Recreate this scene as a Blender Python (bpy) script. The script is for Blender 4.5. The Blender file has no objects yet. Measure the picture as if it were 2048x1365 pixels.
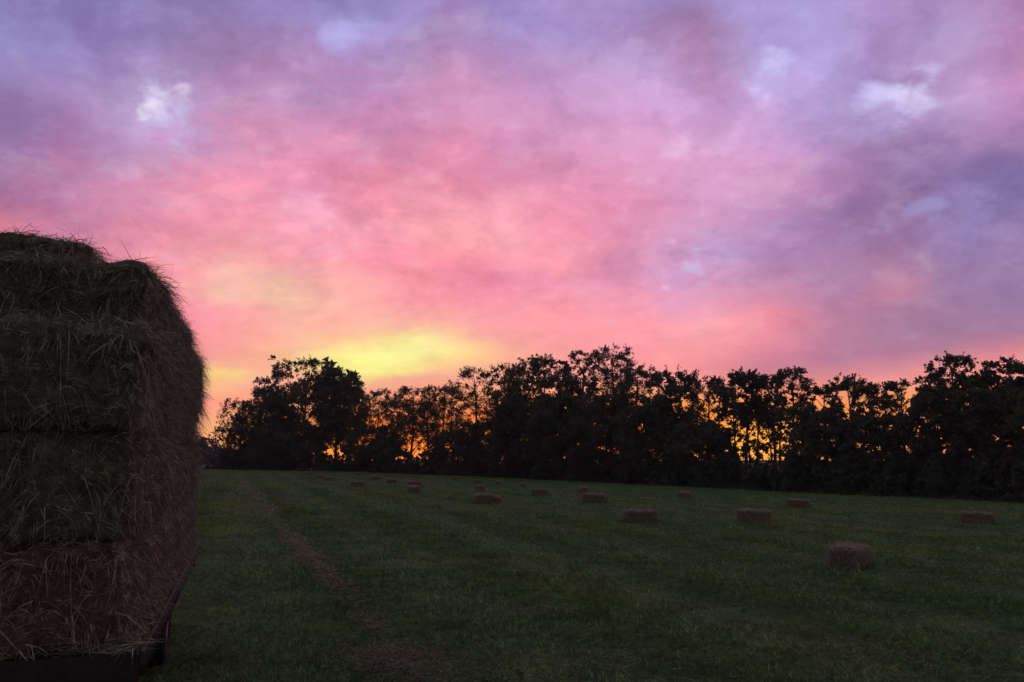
import bpy, math, random
import numpy as np
from mathutils import Vector, Matrix

rng = np.random.default_rng(11)
random.seed(11)
sc = bpy.context.scene
COL = sc.collection

# ------------------------------------------------------------------ camera
F = 1600.0                      # focal length in photo pixels (2048 wide)
CAMZ = 1.73
PITCH = math.atan(237.5 / F)
cam_d = bpy.data.cameras.new("camera")
cam = bpy.data.objects.new("camera", cam_d)
COL.objects.link(cam)
cam_d.sensor_width = 36.0
cam_d.lens = F / 2048 * 36.0
cam_d.clip_start = 0.05
cam_d.clip_end = 20000
cam.location = (0, 0, CAMZ)
cam.rotation_euler = (math.pi / 2 + PITCH, 0, 0)
sc.camera = cam


def ray(px, py):
    """direction through a photo pixel, scaled so that y == 1"""
    a, b = (px - 1024) / F, (682.5 - py) / F
    c, s = math.cos(PITCH), math.sin(PITCH)
    d = np.array([a, c - b * s, s + b * c])
    return d / d[1]


def gz(x, y):
    """height of the field"""
    x = np.asarray(x, float); y = np.asarray(y, float)
    near = np.exp(-((x * x + y * y) / 130.0 ** 2))
    far = np.clip((np.hypot(x, y) - 28) / 50, 0, 1)
    return (-1.0 * np.tanh(x / 40.0) - .55 * far * far * (3 - 2 * far) + near * (0.025 * np.sin(x * 0.9 + 0.3 * y) * np.sin(y * 0.55 + 1.0)
            + 0.05 * np.sin(x * 0.21 - 1.0) * np.sin(y * 0.17 + 0.4)))


def ground_at(px, py):
    d = ray(px, py)
    t = np.linspace(2.0, 240.0, 12000)
    h = CAMZ + d[2] * t - gz(d[0] * t, t)
    i = np.argmax(h < 0) if (h < 0).any() else len(t) - 1
    return np.array([d[0] * t[i], t[i], float(gz(d[0] * t[i], t[i]))])


# ------------------------------------------------------------------ helpers
def mesh_np(name, verts, polys, mat=None, smooth=False):
    """polys: list of integer arrays (n,3) or (n,4)"""
    me = bpy.data.meshes.new(name)
    verts = np.asarray(verts, np.float32)
    me.vertices.add(len(verts))
    me.vertices.foreach_set("co", verts.ravel())
    idx = np.concatenate([np.asarray(p, np.int32).ravel() for p in polys])
    sizes = np.concatenate([np.full(len(p), np.asarray(p).shape[1], np.int32) for p in polys])
    me.loops.add(len(idx))
    me.loops.foreach_set("vertex_index", idx)
    me.polygons.add(len(sizes))
    starts = np.zeros(len(sizes), np.int32)
    starts[1:] = np.cumsum(sizes)[:-1]
    me.polygons.foreach_set("loop_start", starts)
    me.polygons.foreach_set("loop_total", sizes)
    if smooth:
        me.polygons.foreach_set("use_smooth", np.ones(len(sizes), bool))
    me.update(calc_edges=True)
    me.validate()
    if mat:
        me.materials.append(mat)
    return me


def link(name, me, parent=None):
    o = bpy.data.objects.new(name, me)
    COL.objects.link(o)
    if parent:
        o.parent = parent
    return o


def tag(o, label=None, cat=None, group=None, kind=None):
    if label: o["label"] = label
    if cat: o["category"] = cat
    if group: o["group"] = group
    if kind: o["kind"] = kind
    return o


class Geo:
    def __init__(self):
        self.v, self.q, self.t = [], [], []
        self.n = 0

    def add(self, v, q=None, t=None):
        v = np.asarray(v, float).reshape(-1, 3)
        if q is not None and len(q): self.q.append(np.asarray(q, int) + self.n)
        if t is not None and len(t): self.t.append(np.asarray(t, int) + self.n)
        self.v.append(v); self.n += len(v)

    def box(self, a, b):
        (x0, y0, z0), (x1, y1, z1) = a, b
        v = [(x0,y0,z0),(x1,y0,z0),(x1,y1,z0),(x0,y1,z0),(x0,y0,z1),(x1,y0,z1),(x1,y1,z1),(x0,y1,z1)]
        self.add(v, [(0,3,2,1),(4,5,6,7),(0,1,5,4),(1,2,6,5),(2,3,7,6),(3,0,4,7)])

    def tube(self, pts, rad, n=7):
        pts = np.asarray(pts, float)
        m = len(pts)
        tan = np.gradient(pts, axis=0)
        tan /= np.linalg.norm(tan, axis=1)[:, None] + 1e-9
        ref = np.array([0, 0, 1.0]) if abs(tan[0][2]) < 0.8 else np.array([1.0, 0, 0])
        ang = np.linspace(0, 2 * np.pi, n, endpoint=False)
        vs = []
        for i in range(m):
            u = np.cross(tan[i], ref); u /= np.linalg.norm(u) + 1e-9
            w = np.cross(tan[i], u)
            vs.append(pts[i] + rad[i] * (np.cos(ang)[:, None] * u + np.sin(ang)[:, None] * w))
        q = []
        for i in range(m - 1):
            for k in range(n):
                q.append((i*n+k, i*n+(k+1) % n, (i+1)*n+(k+1) % n, (i+1)*n+k))
        v = np.concatenate(vs + [pts[:1], pts[-1:]])
        t = [((k+1) % n, k, m*n) for k in range(n)] + [((m-1)*n+k, (m-1)*n+(k+1) % n, m*n+1) for k in range(n)]
        self.add(v, q, t)

    def cyl_x(self, c, r, w, n=28, r_in=0.0):
        """wheel shape about the x axis, rounded shoulders"""
        prof = [(-w/2, r*0.90), (-w*0.36, r*0.985), (0, r), (w*0.36, r*0.985), (w/2, r*0.90), (w/2, r_in), (-w/2, r_in)]
        ang = np.linspace(0, 2*np.pi, n, endpoint=False)
        v, q = [], []
        for (x, rr) in prof:
            for a in ang:
                v.append((c[0]+x, c[1]+rr*math.cos(a), c[2]+rr*math.sin(a)))
        m = len(prof)
        for i in range(m):
            j = (i+1) % m
            for k in range(n):
                q.append((i*n+k, i*n+(k+1) % n, j*n+(k+1) % n, j*n+k))
        self.add(v, q)

    def mesh(self, name, mat, smooth=False):
        polys = []
        if self.q: polys.append(np.concatenate(self.q))
        if self.t: polys.append(np.concatenate(self.t))
        return mesh_np(name, np.concatenate(self.v), polys, mat, smooth)


def norm(a):
    return a / (np.linalg.norm(a, axis=-1, keepdims=True) + 1e-9)


def wave_noise(p, scale, seed, octaves=3):
    """cheap smooth 3D noise, about -1..1"""
    r = np.random.default_rng(seed)
    out = np.zeros(len(p)); amp = 1.0; tot = 0
    for o in range(octaves):
        for k in range(5):
            d = r.normal(size=3); d /= np.linalg.norm(d)
            d2 = r.normal(size=3); d2 /= np.linalg.norm(d2)
            out += amp * np.sin(p @ d * scale * r.uniform(.7, 1.3) + r.uniform(0, 6.28)
                                + 0.8 * np.sin(p @ d2 * scale * .6 + r.uniform(0, 6.28))) / 3.2
        tot += amp; amp *= .55; scale *= 2.1
    return out / tot


# ------------------------------------------------------------------ materials
def mat_new(name):
    m = bpy.data.materials.new(name); m.use_nodes = True
    nt = m.node_tree; nt.nodes.clear()
    return m, nt


def N(nt, t, **kw):
    n = nt.nodes.new(t)
    for k, v in kw.items():
        setattr(n, k, v)
    return n


def noise_ramp(nt, scale, stops, detail=4, rough=.6, coord="Object", stretch=None):
    tc = N(nt, "ShaderNodeTexCoord")
    src = tc.outputs[coord]
    if stretch:
        mp = N(nt, "ShaderNodeMapping"); mp.inputs["Scale"].default_value = stretch
        nt.links.new(src, mp.inputs[0]); src = mp.outputs[0]
    nz = N(nt, "ShaderNodeTexNoise"); nz.inputs["Scale"].default_value = scale
    nz.inputs["Detail"].default_value = detail; nz.inputs["Roughness"].default_value = rough
    nt.links.new(src, nz.inputs["Vector"])
    cr = N(nt, "ShaderNodeValToRGB")
    e = cr.color_ramp.elements
    e[0].position, e[0].color = stops[0][0], (*stops[0][1], 1)
    e[1].position, e[1].color = stops[-1][0], (*stops[-1][1], 1)
    for p, c in stops[1:-1]:
        x = e.new(p); x.color = (*c, 1)
    nt.links.new(nz.outputs["Fac"], cr.inputs[0])
    return cr.outputs[0], nz.outputs["Fac"]


def mix(nt, a, b, fac, mode="MIX"):
    m = N(nt, "ShaderNodeMix", data_type="RGBA", blend_type=mode)
    for s, v in ((m.inputs[6], a), (m.inputs[7], b), (m.inputs[0], fac)):
        if isinstance(v, (int, float)): s.default_value = v
        elif isinstance(v, tuple): s.default_value = (*v, 1)
        else: nt.links.new(v, s)
    return m.outputs[2]


def finish(nt, col, rough=.85, bump=None, bump_s=.3, dist=.02, trans=0.0, spec=.2):
    out = N(nt, "ShaderNodeOutputMaterial")
    b = N(nt, "ShaderNodeBsdfPrincipled")
    b.inputs["Roughness"].default_value = rough
    b.inputs["Specular IOR Level"].default_value = spec
    if isinstance(col, tuple): b.inputs["Base Color"].default_value = (*col, 1)
    else: nt.links.new(col, b.inputs["Base Color"])
    if bump is not None:
        bp = N(nt, "ShaderNodeBump"); bp.inputs["Strength"].default_value = bump_s
        bp.inputs["Distance"].default_value = dist
        nt.links.new(bump, bp.inputs["Height"]); nt.links.new(bp.outputs[0], b.inputs["Normal"])
    sh = b.outputs[0]
    if trans:
        tr = N(nt, "ShaderNodeBsdfTranslucent")
        if isinstance(col, tuple): tr.inputs[0].default_value = (*col, 1)
        else: nt.links.new(col, tr.inputs[0])
        mx = N(nt, "ShaderNodeMixShader"); mx.inputs[0].default_value = trans
        nt.links.new(sh, mx.inputs[1]); nt.links.new(tr.outputs[0], mx.inputs[2]); sh = mx.outputs[0]
    nt.links.new(sh, out.inputs[0])


def M_simple(name, scale, stops, rough=.85, bump_s=.3, dist=.02, trans=0.0, coord="Object", stretch=None, spec=.2, detail=4):
    m, nt = mat_new(name)
    c, f = noise_ramp(nt, scale, stops, coord=coord, stretch=stretch, detail=detail)
    finish(nt, c, rough, f if bump_s else None, bump_s, dist, trans, spec)
    return m


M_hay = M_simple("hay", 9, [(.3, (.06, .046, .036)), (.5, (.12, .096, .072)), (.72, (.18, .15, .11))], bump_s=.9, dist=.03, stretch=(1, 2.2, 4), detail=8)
M_straw = M_simple("straw", 22, [(.33, (.10, .085, .064)), (.5, (.195, .17, .13)), (.62, (.44, .40, .32))], bump_s=0, trans=.15, detail=1)
M_straw_green = M_simple("straw_greenish", 22, [(.33, (.10, .085, .06)), (.5, (.19, .165, .12)), (.62, (.42, .38, .29))], bump_s=0, trans=.15, detail=1)
M_stalk = M_simple("pale_stalk", 9, [(.35, (.26, .20, .15)), (.65, (.62, .52, .42))], bump_s=0, trans=.15, detail=1)
M_hay_red_lit = M_simple("red_lit_hay", 9, [(.3, (.075, .042, .034)), (.5, (.13, .078, .062)), (.72, (.20, .13, .105))], bump_s=.9, dist=.03, stretch=(1, 2.2, 4), detail=8)  # reddish glow falling on the bottom bales, painted into the hay colour
M_straw_red_lit = M_simple("red_lit_straw", 22, [(.33, (.14, .078, .062)), (.5, (.25, .155, .125)), (.64, (.50, .39, .32))], bump_s=0, trans=.15, detail=1)  # the same red light painted into the stalks of those bales
M_hay_field = M_simple("field_hay", 9, [(.3, (.10, .062, .047)), (.5, (.16, .105, .08)), (.72, (.24, .17, .13))], bump_s=.9, dist=.03, stretch=(1, 2.2, 4), detail=8)
M_straw_field = M_simple("field_straw", 40, [(.3, (.13, .10, .07)), (.5, (.23, .185, .135)), (.7, (.44, .38, .29))], bump_s=0, trans=.15, detail=1)
M_bark = M_simple("bark", 6, [(.35, (.05, .04, .032)), (.65, (.11, .09, .07))], bump_s=.8, dist=.05, stretch=(3, 3, .6), detail=6)
M_wood = M_simple("weathered_wood", 5, [(.3, (.09, .065, .055)), (.7, (.2, .155, .135))], bump_s=.5, dist=.01, stretch=(6, 1, 6), detail=6)
M_dark_wood = M_simple("dark_wood", 5, [(.3, (.02, .016, .015)), (.7, (.055, .043, .038))], bump_s=.5, dist=.01, stretch=(6, 1, 6), detail=6)
M_frame = M_simple("old_red_paint", 8, [(.35, (.016, .009, .009)), (.7, (.032, .02, .018))], rough=.6, bump_s=.3, dist=.005)
M_tyre = M_simple("tyre_rubber", 20, [(.3, (.016, .016, .016)), (.7, (.035, .033, .03))], rough=.8, bump_s=.3, dist=.004)
M_rim = M_simple("rim_paint", 12, [(.3, (.2, .17, .14)), (.7, (.34, .3, .26))], rough=.55, bump_s=.2, dist=.003)
M_road = M_simple("asphalt", 3, [(.3, (.30, .26, .25)), (.7, (.42, .37, .35))], bump_s=.2)


def leaf_mat(name, a, b, trans=.3):
    return M_simple(name, 1.3, [(.3, a), (.7, b)], rough=.6, bump_s=0, trans=trans, coord="Object", detail=5, spec=.25)


LEAF = {
    "dense": leaf_mat("leaf_dark", (.060, .066, .040), (.115, .125, .072), .32),
    "airy": leaf_mat("leaf_olive", (.070, .066, .038), (.13, .125, .066), .45),
    "poplar": leaf_mat("leaf_grey_green", (.070, .078, .050), (.135, .15, .09), .4),
    "bush": leaf_mat("leaf_bush", (.055, .064, .042), (.11, .125, .08), .3),
}


def field_colour(nt):
    """patchy meadow green by place in the field"""
    big, _ = noise_ramp(nt, .16, [(.36, (.122, .214, .080)), (.5, (.138, .218, .092)), (.64, (.175, .245, .066))], coord="Object", detail=3, stretch=(1, .8, 1))
    fine, _ = noise_ramp(nt, 1.3, [(.3, (.5, .52, .52)), (.55, (1, 1, 1)), (.75, (1.35, 1.25, 1.1))], coord="Object", detail=5, rough=.65)
    # mown strips run with the line of hay: greener regrowth and drier clippings by turns
    tc = N(nt, "ShaderNodeTexCoord"); sx = N(nt, "ShaderNodeSeparateXYZ"); nt.links.new(tc.outputs["Object"], sx.inputs[0])
    def mm(op, a, b):
        n = N(nt, "ShaderNodeMath", operation=op)
        for i, v in enumerate((a, b)):
            if isinstance(v, (int, float)): n.inputs[i].default_value = v
            else: nt.links.new(v, n.inputs[i])
        return n.outputs[0]
    wob = N(nt, "ShaderNodeTexNoise"); wob.inputs["Scale"].default_value = .35; nt.links.new(tc.outputs["Object"], wob.inputs["Vector"])
    cc = mm("ADD", mm("ADD", sx.outputs[0], mm("MULTIPLY", sx.outputs[1], .337)), mm("MULTIPLY", wob.outputs["Fac"], 1.2))
    st = mm("ADD", mm("MULTIPLY", mm("SINE", mm("MULTIPLY", cc, 2 * math.pi / 2.7), 0), .5), .5)
    strip = mix(nt, (.84, .92, .80), (1.16, 1.08, 1.18), st)
    return mix(nt, mix(nt, big, fine, 1.0, "MULTIPLY"), strip, 1.0, "MULTIPLY")


M_grass, nt = mat_new("grass_blades")
tiny, _ = noise_ramp(nt, 14, [(.33, (.4, .42, .42)), (.55, (1, 1, 1)), (.68, (2.3, 2.2, 2.0))], coord="Object", detail=1)
finish(nt, mix(nt, field_colour(nt), tiny, 1.0, "MULTIPLY"), rough=.7, trans=.3, spec=.08)
M_ground, nt = mat_new("meadow_soil")
fc = field_colour(nt)
soil, sf = noise_ramp(nt, 9, [(.35, (.26, .25, .24)), (.65, (.75, .73, .70))], detail=8, rough=.7)
finish(nt, mix(nt, fc, soil, 1.0, "MULTIPLY"), rough=1.0, bump=sf, bump_s=.8, dist=.05, spec=0.05)
M_weed = leaf_mat("weed_leaf", (.035, .045, .025), (.065, .08, .04), .1)
M_wood_far = leaf_mat("distant_leaf", (.05, .045, .04), (.075, .065, .055), .2)


# ------------------------------------------------------------------ sky
SUN_EL, SUN_AZ = math.radians(1.5), math.atan((835 - 1024) / F)
SKYROWS = {
  -40: [(0,132,124,180),(512,140,130,188),(1024,160,142,200),(1536,166,150,208),(2048,176,130,182)],
  0: [(0,140,130,186),(128,138,122,178),(256,140,126,182),(384,142,122,175),(512,146,136,195),(640,160,155,220),(768,176,172,232),(896,165,135,190),(1024,165,148,212),(1152,165,135,185),(1280,165,138,185),(1408,158,128,175),(1536,170,155,215),(1664,172,158,216),(1792,178,158,215),(1920,180,150,200),(2048,182,130,180)],
  64: [(0,150,145,205),(128,142,132,190),(256,145,128,182),(384,155,130,178),(512,156,125,172),(640,170,150,205),(704,184,176,234),(768,165,150,208),(896,176,138,188),(1024,176,155,212),(1152,174,152,208),(1280,176,142,192),(1408,168,128,172),(1472,178,160,215),(1536,170,155,212),(1664,176,162,218),(1792,174,142,195),(1920,184,160,208),(2048,196,146,190)],
  128: [(0,145,132,188),(128,158,145,203),(256,160,135,190),(384,176,145,190),(512,176,130,175),(640,184,142,192),(768,190,145,195),(896,195,145,185),(1024,192,152,202),(1152,192,158,208),(1280,196,166,216),(1408,184,140,184),(1536,188,172,225),(1664,182,165,222),(1792,174,142,192),(1920,178,140,188),(2048,204,146,192)],
  192: [(0,150,125,175),(128,162,135,185),(256,180,157,206),(310,200,182,225),(384,190,155,205),(512,196,145,190),(640,200,150,196),(768,210,150,198),(896,214,156,200),(1024,208,146,190),(1152,205,160,208),(1280,214,170,222),(1408,205,160,210),(1536,205,172,225),(1664,186,162,215),(1792,200,184,236),(1920,198,165,212),(2048,205,145,195)],
  256: [(0,150,122,172),(128,170,130,180),(256,192,168,210),(384,196,155,200),(512,215,148,185),(640,212,150,192),(768,220,150,188),(896,228,150,184),(1024,222,165,210),(1152,216,160,205),(1280,225,172,220),(1408,225,175,220),(1536,214,168,220),(1664,186,156,210),(1792,170,140,190),(1920,180,142,190),(2048,186,140,190)],
  320: [(0,165,120,165),(128,190,130,170),(256,196,145,190),(384,206,150,190),(512,228,155,186),(640,228,145,178),(768,232,148,176),(896,244,150,178),(1024,228,150,186),(1152,222,155,195),(1280,220,155,195),(1408,228,170,212),(1536,212,152,195),(1664,186,142,190),(1792,165,130,175),(1920,155,128,178),(2048,142,122,172)],
  384: [(0,170,122,165),(128,185,125,165),(256,225,145,175),(384,240,155,180),(512,248,158,186),(640,250,160,190),(768,250,150,172),(896,252,160,185),(1024,245,155,180),(1152,235,152,185),(1280,222,148,185),(1408,216,160,205),(1536,200,145,190),(1664,172,128,172),(1792,158,125,172),(1920,148,130,182),(2048,142,126,180)],
  448: [(0,225,135,155),(128,205,135,170),(256,205,140,172),(384,245,155,178),(512,252,165,180),(640,252,172,198),(768,252,172,186),(896,252,178,178),(1024,252,175,185),(1152,245,150,175),(1280,222,148,180),(1408,210,155,195),(1536,185,142,188),(1664,158,125,172),(1792,155,120,165),(1920,160,142,192),(2048,155,132,182)],
  512: [(0,250,150,165),(128,248,150,165),(256,252,155,168),(384,252,165,172),(512,252,170,174),(640,252,160,175),(768,252,148,172),(896,252,152,168),(1024,252,165,180),(1152,254,158,170),(1280,222,150,185),(1408,195,165,210),(1536,180,138,182),(1664,170,130,172),(1792,165,125,165),(1920,150,130,180),(2048,160,132,175)],
  576: [(0,250,150,160),(256,250,150,165),(384,252,168,172),(448,255,208,176),(512,255,202,176),(576,255,214,174),(640,254,194,174),(768,252,165,170),(896,248,145,168),(1024,240,148,175),(1152,235,150,178),(1280,232,155,185),(1344,215,160,205),(1408,222,150,185),(1536,200,140,175),(1664,180,130,168),(1792,200,135,160),(1920,160,125,165),(2048,150,122,165)],
  640: [(0,250,148,160),(384,252,145,165),(512,252,165,165),(576,252,188,168),(640,252,178,165),(768,252,175,168),(896,252,160,165),(1024,252,160,168),(1152,254,158,170),(1280,254,158,172),(1408,254,170,180),(1536,250,150,165),(1664,190,132,160),(1792,170,125,158),(1920,160,122,158),(2048,158,122,158)],
  675: [(0,250,148,155),(384,252,158,160),(512,252,170,158),(640,252,182,156),(720,253,212,152),(768,254,232,150),(840,255,240,154),(900,254,212,156),(980,252,178,160),(1024,252,166,162),(1152,252,160,166),(1280,254,160,170),(1408,252,168,174),(1536,238,145,162),(1664,190,130,160),(1792,175,125,156),(1920,172,125,156),(2048,185,128,152)],
  705: [(0,250,150,150),(384,252,160,150),(512,252,178,148),(560,253,195,150),(620,254,228,146),(690,255,244,148),(768,255,247,156),(830,255,249,162),(896,255,236,152),(960,254,205,142),(1024,252,176,152),(1152,252,158,156),(1280,252,152,160),(1408,252,160,164),(1536,225,136,156),(1664,190,126,156),(1792,180,122,154),(1920,195,130,152),(2048,230,138,146)],
  735: [(0,250,155,150),(384,254,205,140),(450,254,190,146),(520,252,170,152),(600,254,200,142),(660,255,232,142),(720,255,250,142),(780,255,250,146),(860,255,225,146),(920,252,190,146),(1024,252,172,150),(1152,252,162,152),(1280,252,158,155),(1408,250,154,156),(1536,205,130,150),(1664,205,132,150),(1792,215,138,150),(1920,240,150,148),(2048,250,152,146)],
  757: [(0,250,165,140),(380,254,225,125),(430,255,250,125),(480,255,240,130),(530,253,195,145),(580,252,165,148),(640,252,176,146),(690,254,215,142),(740,253,200,144),(800,246,170,148),(896,246,165,146),(1024,252,172,145),(1152,252,162,148),(1408,250,156,150),(1536,210,130,146),(1664,225,140,146),(1792,242,150,146),(1920,252,156,142),(2048,252,156,142)],
  775: [(0,250,155,150),(400,252,180,142),(470,252,170,148),(540,250,158,152),(640,250,164,148),(768,248,164,142),(1024,252,165,130),(1408,252,158,125),(1536,230,140,130),(1700,245,155,125),(2048,252,155,138)],
  800: [(0,250,155,150),(400,252,158,150),(512,252,160,148),(640,252,166,135),(768,252,160,110),(1024,252,150,100),(1408,255,160,80),(1600,253,150,100),(1792,255,165,100),(2048,250,150,120)],
  850: [(0,252,165,140),(400,253,176,142),(470,254,180,132),(560,255,158,75),(690,255,136,52),(768,255,126,46),(860,255,126,46),(1024,255,116,44),(1300,255,118,46),(1430,255,152,56),(1520,255,162,68),(1600,255,160,80),(1792,255,150,90),(2048,250,145,110)],
  905: [(0,255,155,105),(400,255,175,118),(512,255,165,80),(690,255,142,48),(768,255,126,40),(1024,255,135,45),(1408,255,165,60),(1520,255,178,72),(1600,255,180,80),(1792,255,160,90),(2048,250,150,110)],
  960: [(0,225,130,70),(1024,225,130,70),(2048,225,140,100)],
}


def s2l(c):
    c = np.asarray(c, float) / 255.0
    return np.where(c <= .04045, c / 12.92, ((c + .055) / 1.055) ** 2.4)


_ys = sorted(SKYROWS)


def sky_rgb(px, py):
    rows = []
    for y in _ys:
        r = SKYROWS[y]; xs = [a[0] for a in r]
        rows.append([np.interp(px, xs, [a[k] for a in r]) for k in (1, 2, 3)])
    rows = np.array(rows)
    c = np.array([np.interp(py, _ys, rows[:, k]) for k in range(3)])
    m = c.mean()
    c = c - 9 * max(0.0, min(1.0, (px - 1500) / 250)) * max(0.0, 1 - abs(py - 360) / 190)
    w = max(0.0, min(1.0, 1 - abs(py - 470) / 330))
    return np.clip(m + (c - m) * (1 + .03 * w) + 1.5, 0, 255)


def build_world():
    w = bpy.data.worlds.new("World"); sc.world = w; w.use_nodes = True
    nt = w.node_tree; nt.nodes.clear(); L = nt.links
    tc = N(nt, "ShaderNodeTexCoord")
    D = tc.outputs["Generated"]

    def math_n(op, a, b=None, c=None, clamp=False):
        n = N(nt, "ShaderNodeMath", operation=op); n.use_clamp = clamp
        for i, v in enumerate((a, b, c)):
            if v is None: continue
            if isinstance(v, (int, float)): n.inputs[i].default_value = v
            else: L.new(v, n.inputs[i])
        return n.outputs[0]

    sep = N(nt, "ShaderNodeSeparateXYZ"); L.new(D, sep.inputs[0])
    x, y, z = sep.outputs
    zz = math_n("ADD", math_n("MAXIMUM", z, 0.0), 0.42)
    cp = N(nt, "ShaderNodeCombineXYZ")
    L.new(math_n("DIVIDE", x, zz), cp.inputs[0]); L.new(math_n("DIVIDE", y, zz), cp.inputs[1])
    P = cp.outputs[0]

    def noise(scale, detail, rough, seed, stretch=(1, 1, 1), dist=0.0):
        mp = N(nt, "ShaderNodeMapping"); mp.inputs["Location"].default_value = (seed, seed * .7, seed * .3)
        mp.inputs["Scale"].default_value = stretch
        L.new(P, mp.inputs[0])
        n = N(nt, "ShaderNodeTexNoise"); n.inputs["Scale"].default_value = scale
        n.inputs["Detail"].default_value = detail; n.inputs["Roughness"].default_value = rough
        n.inputs["Distortion"].default_value = dist
        L.new(mp.outputs[0], n.inputs["Vector"])
        return n

    warp = noise(4.5, 5, .55, 3.1)
    sw = N(nt, "ShaderNodeSeparateXYZ"); L.new(warp.outputs["Color"], sw.inputs[0])
    wz = N(nt, "ShaderNodeMapRange"); wz.inputs[1].default_value = .07; wz.inputs[2].default_value = .32
    wz.inputs[3].default_value = .28; wz.inputs[4].default_value = 1.0
    L.new(z, wz.inputs[0])
    az = math_n("ARCTAN2", x, y); el = math_n("ARCSINE", z)
    azw = math_n("ADD", az, math_n("MULTIPLY", math_n("SUBTRACT", sw.outputs[0], .5), math_n("MULTIPLY", wz.outputs[0], math.radians(7.5))))
    elw = math_n("ADD", el, math_n("MULTIPLY", math_n("SUBTRACT", sw.outputs[1], .5), math_n("MULTIPLY", wz.outputs[0], math.radians(5.0))))

    els = [-2.5, 0, 1.2, 2.4, 3.8, 5.0, 5.8, 6.4, 7.0, 7.5, 8.0, 8.7, 9.6, 11, 12.5, 14, 16, 18, 20, 22, 24.5, 27, 29.5, 32, 35]
    AZM = 36.0
    halves = []
    for sgn in (0, 1):
        a0, a1 = (-AZM, 0.0) if sgn == 0 else (0.0, AZM)
        mr = N(nt, "ShaderNodeMapRange"); mr.inputs[1].default_value = math.radians(a0); mr.inputs[2].default_value = math.radians(a1)
        L.new(azw, mr.inputs[0])
        out = None
        for i, e in enumerate(els):
            cr = N(nt, "ShaderNodeValToRGB"); cr.color_ramp.interpolation = "LINEAR"
            ns = 28
            el_ = cr.color_ramp.elements
            for k in range(ns):
                t = k / (ns - 1)
                a = math.radians(a0 + (a1 - a0) * t); ee = math.radians(e)
                d = np.array([math.sin(a) * math.cos(ee), math.cos(a) * math.cos(ee), math.sin(ee)])
                c, s = math.cos(PITCH), math.sin(PITCH)
                fwd = d[1] * c + d[2] * s; up = -d[1] * s + d[2] * c
                rgb = s2l(sky_rgb(1024 + F * d[0] / fwd, 682.5 - F * up / fwd))
                if e < 4.5:     # the low band round the hidden sun is brighter than the film could hold
                    g = 1 + .75 * math.exp(-((math.degrees(a) - 2) / 17) ** 2) * (1 - max(0, e) / 4.5)
                    rgb = rgb * np.array([g, g * .95, g * .8])
                if k == 0: en = el_[0]
                elif k == 1: en = el_[1]
                else: en = el_.new(1.0)
                en.position = t
                en.color = (*rgb, 1)
            L.new(mr.outputs[0], cr.inputs[0])
            if out is None: out = cr.outputs[0]
            else:
                m2 = N(nt, "ShaderNodeMapRange"); m2.inputs[1].default_value = math.radians(els[i-1]); m2.inputs[2].default_value = math.radians(e)
                L.new(elw, m2.inputs[0])
                out = mix(nt, out, cr.outputs[0], m2.outputs[0])
        halves.append(out)
    col = mix(nt, halves[0], halves[1], math_n("GREATER_THAN", azw, 0.0))

    # cloud texture: denser folds are greyer and darker, thin places paler
    def ramp(src, p0, p1, v0, v1):
        r = N(nt, "ShaderNodeMapRange", interpolation_type="SMOOTHSTEP")
        for i, v in enumerate((p0, p1, v0, v1)): r.inputs[i + 1].default_value = v
        L.new(src, r.inputs[0]); return r.outputs[0]
    n1 = noise(5.2, 8, .60, 9.3, (1, 1.0, 1), .25)
    n2 = noise(10.5, 7, .58, 21.7, (1, 1.1, 1), .2)
    up = ramp(z, .06, .30, .3, 1.0)
    d1 = math_n("MULTIPLY", ramp(n1.outputs["Fac"], .43, .62, 0, .68), up)
    col = mix(nt, col, mix(nt, col, (.76, .73, .79), 1.0, "MULTIPLY"), d1)
    d2 = math_n("MULTIPLY", ramp(n2.outputs["Fac"], .50, .74, 0, .26), up)
    col = mix(nt, col, mix(nt, col, (.90, .82, .96), .5, "MIX"), d2)
    d3 = math_n("MULTIPLY", ramp(n2.outputs["Fac"], .50, .30, 0, .55), up)
    col = mix(nt, col, mix(nt, col, (.84, .78, .80), 1.0, "MULTIPLY"), d3)
    n3 = noise(19, 6, .6, 55.1, (1, 1.15, 1), .3)
    d4 = math_n("MULTIPLY", ramp(n3.outputs["Fac"], .51, .68, 0, .46), up)
    col = mix(nt, col, mix(nt, col, (1.22, 1.22, 1.2), 1.0, "MULTIPLY"), d4)
    d5 = math_n("MULTIPLY", ramp(n3.outputs["Fac"], .48, .33, 0, .46), up)
    col = mix(nt, col, mix(nt, col, (.84, .82, .86), 1.0, "MULTIPLY"), d5)

    # torn holes in the cloud with brighter sky behind
    hn = noise(17, 5, .55, 40.2, (1, 1.1, 1), .3)
    hs_ = noise(30, 2, .45, 12.2, (1, 1.2, 1), .2)
    for (px, py, r, c, k) in [(325, 224, 4.2, (190, 178, 222), .6), (322, 214, 2.3, (214, 204, 242), 1), (310, 216, 1.6, (236, 226, 250), .9), (378, 183, 1.2, (228, 208, 240), .8),
                              (1530, 150, 2.8, (190, 178, 232), .6), (1512, 172, 1.3, (222, 206, 248), 1), (1556, 118, 1.7, (206, 200, 246), 1),
                              (1800, 190, 3.2, (196, 184, 236), .7), (1780, 190, 1.9, (208, 200, 246), 1), (1826, 186, 1.9, (226, 218, 250), .8), (1368, 278, 1.9, (240, 200, 236), .8),
                              (1395, 532, 1.6, (208, 186, 226), .8), (1328, 576, .8, (240, 195, 228), .7), (685, 62, 2.0, (188, 182, 240), .9),
                              (640, 432, 1.6, (254, 184, 212), .8), (1345, 480, .8, (232, 186, 222), .8), (1860, 412, 1.8, (158, 148, 200), .8), (1280, 100, 1.2, (200, 172, 224), .7)]:
        d = ray(px, py); d = d / np.linalg.norm(d)
        vd = N(nt, "ShaderNodeVectorMath", operation="DISTANCE")
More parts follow.
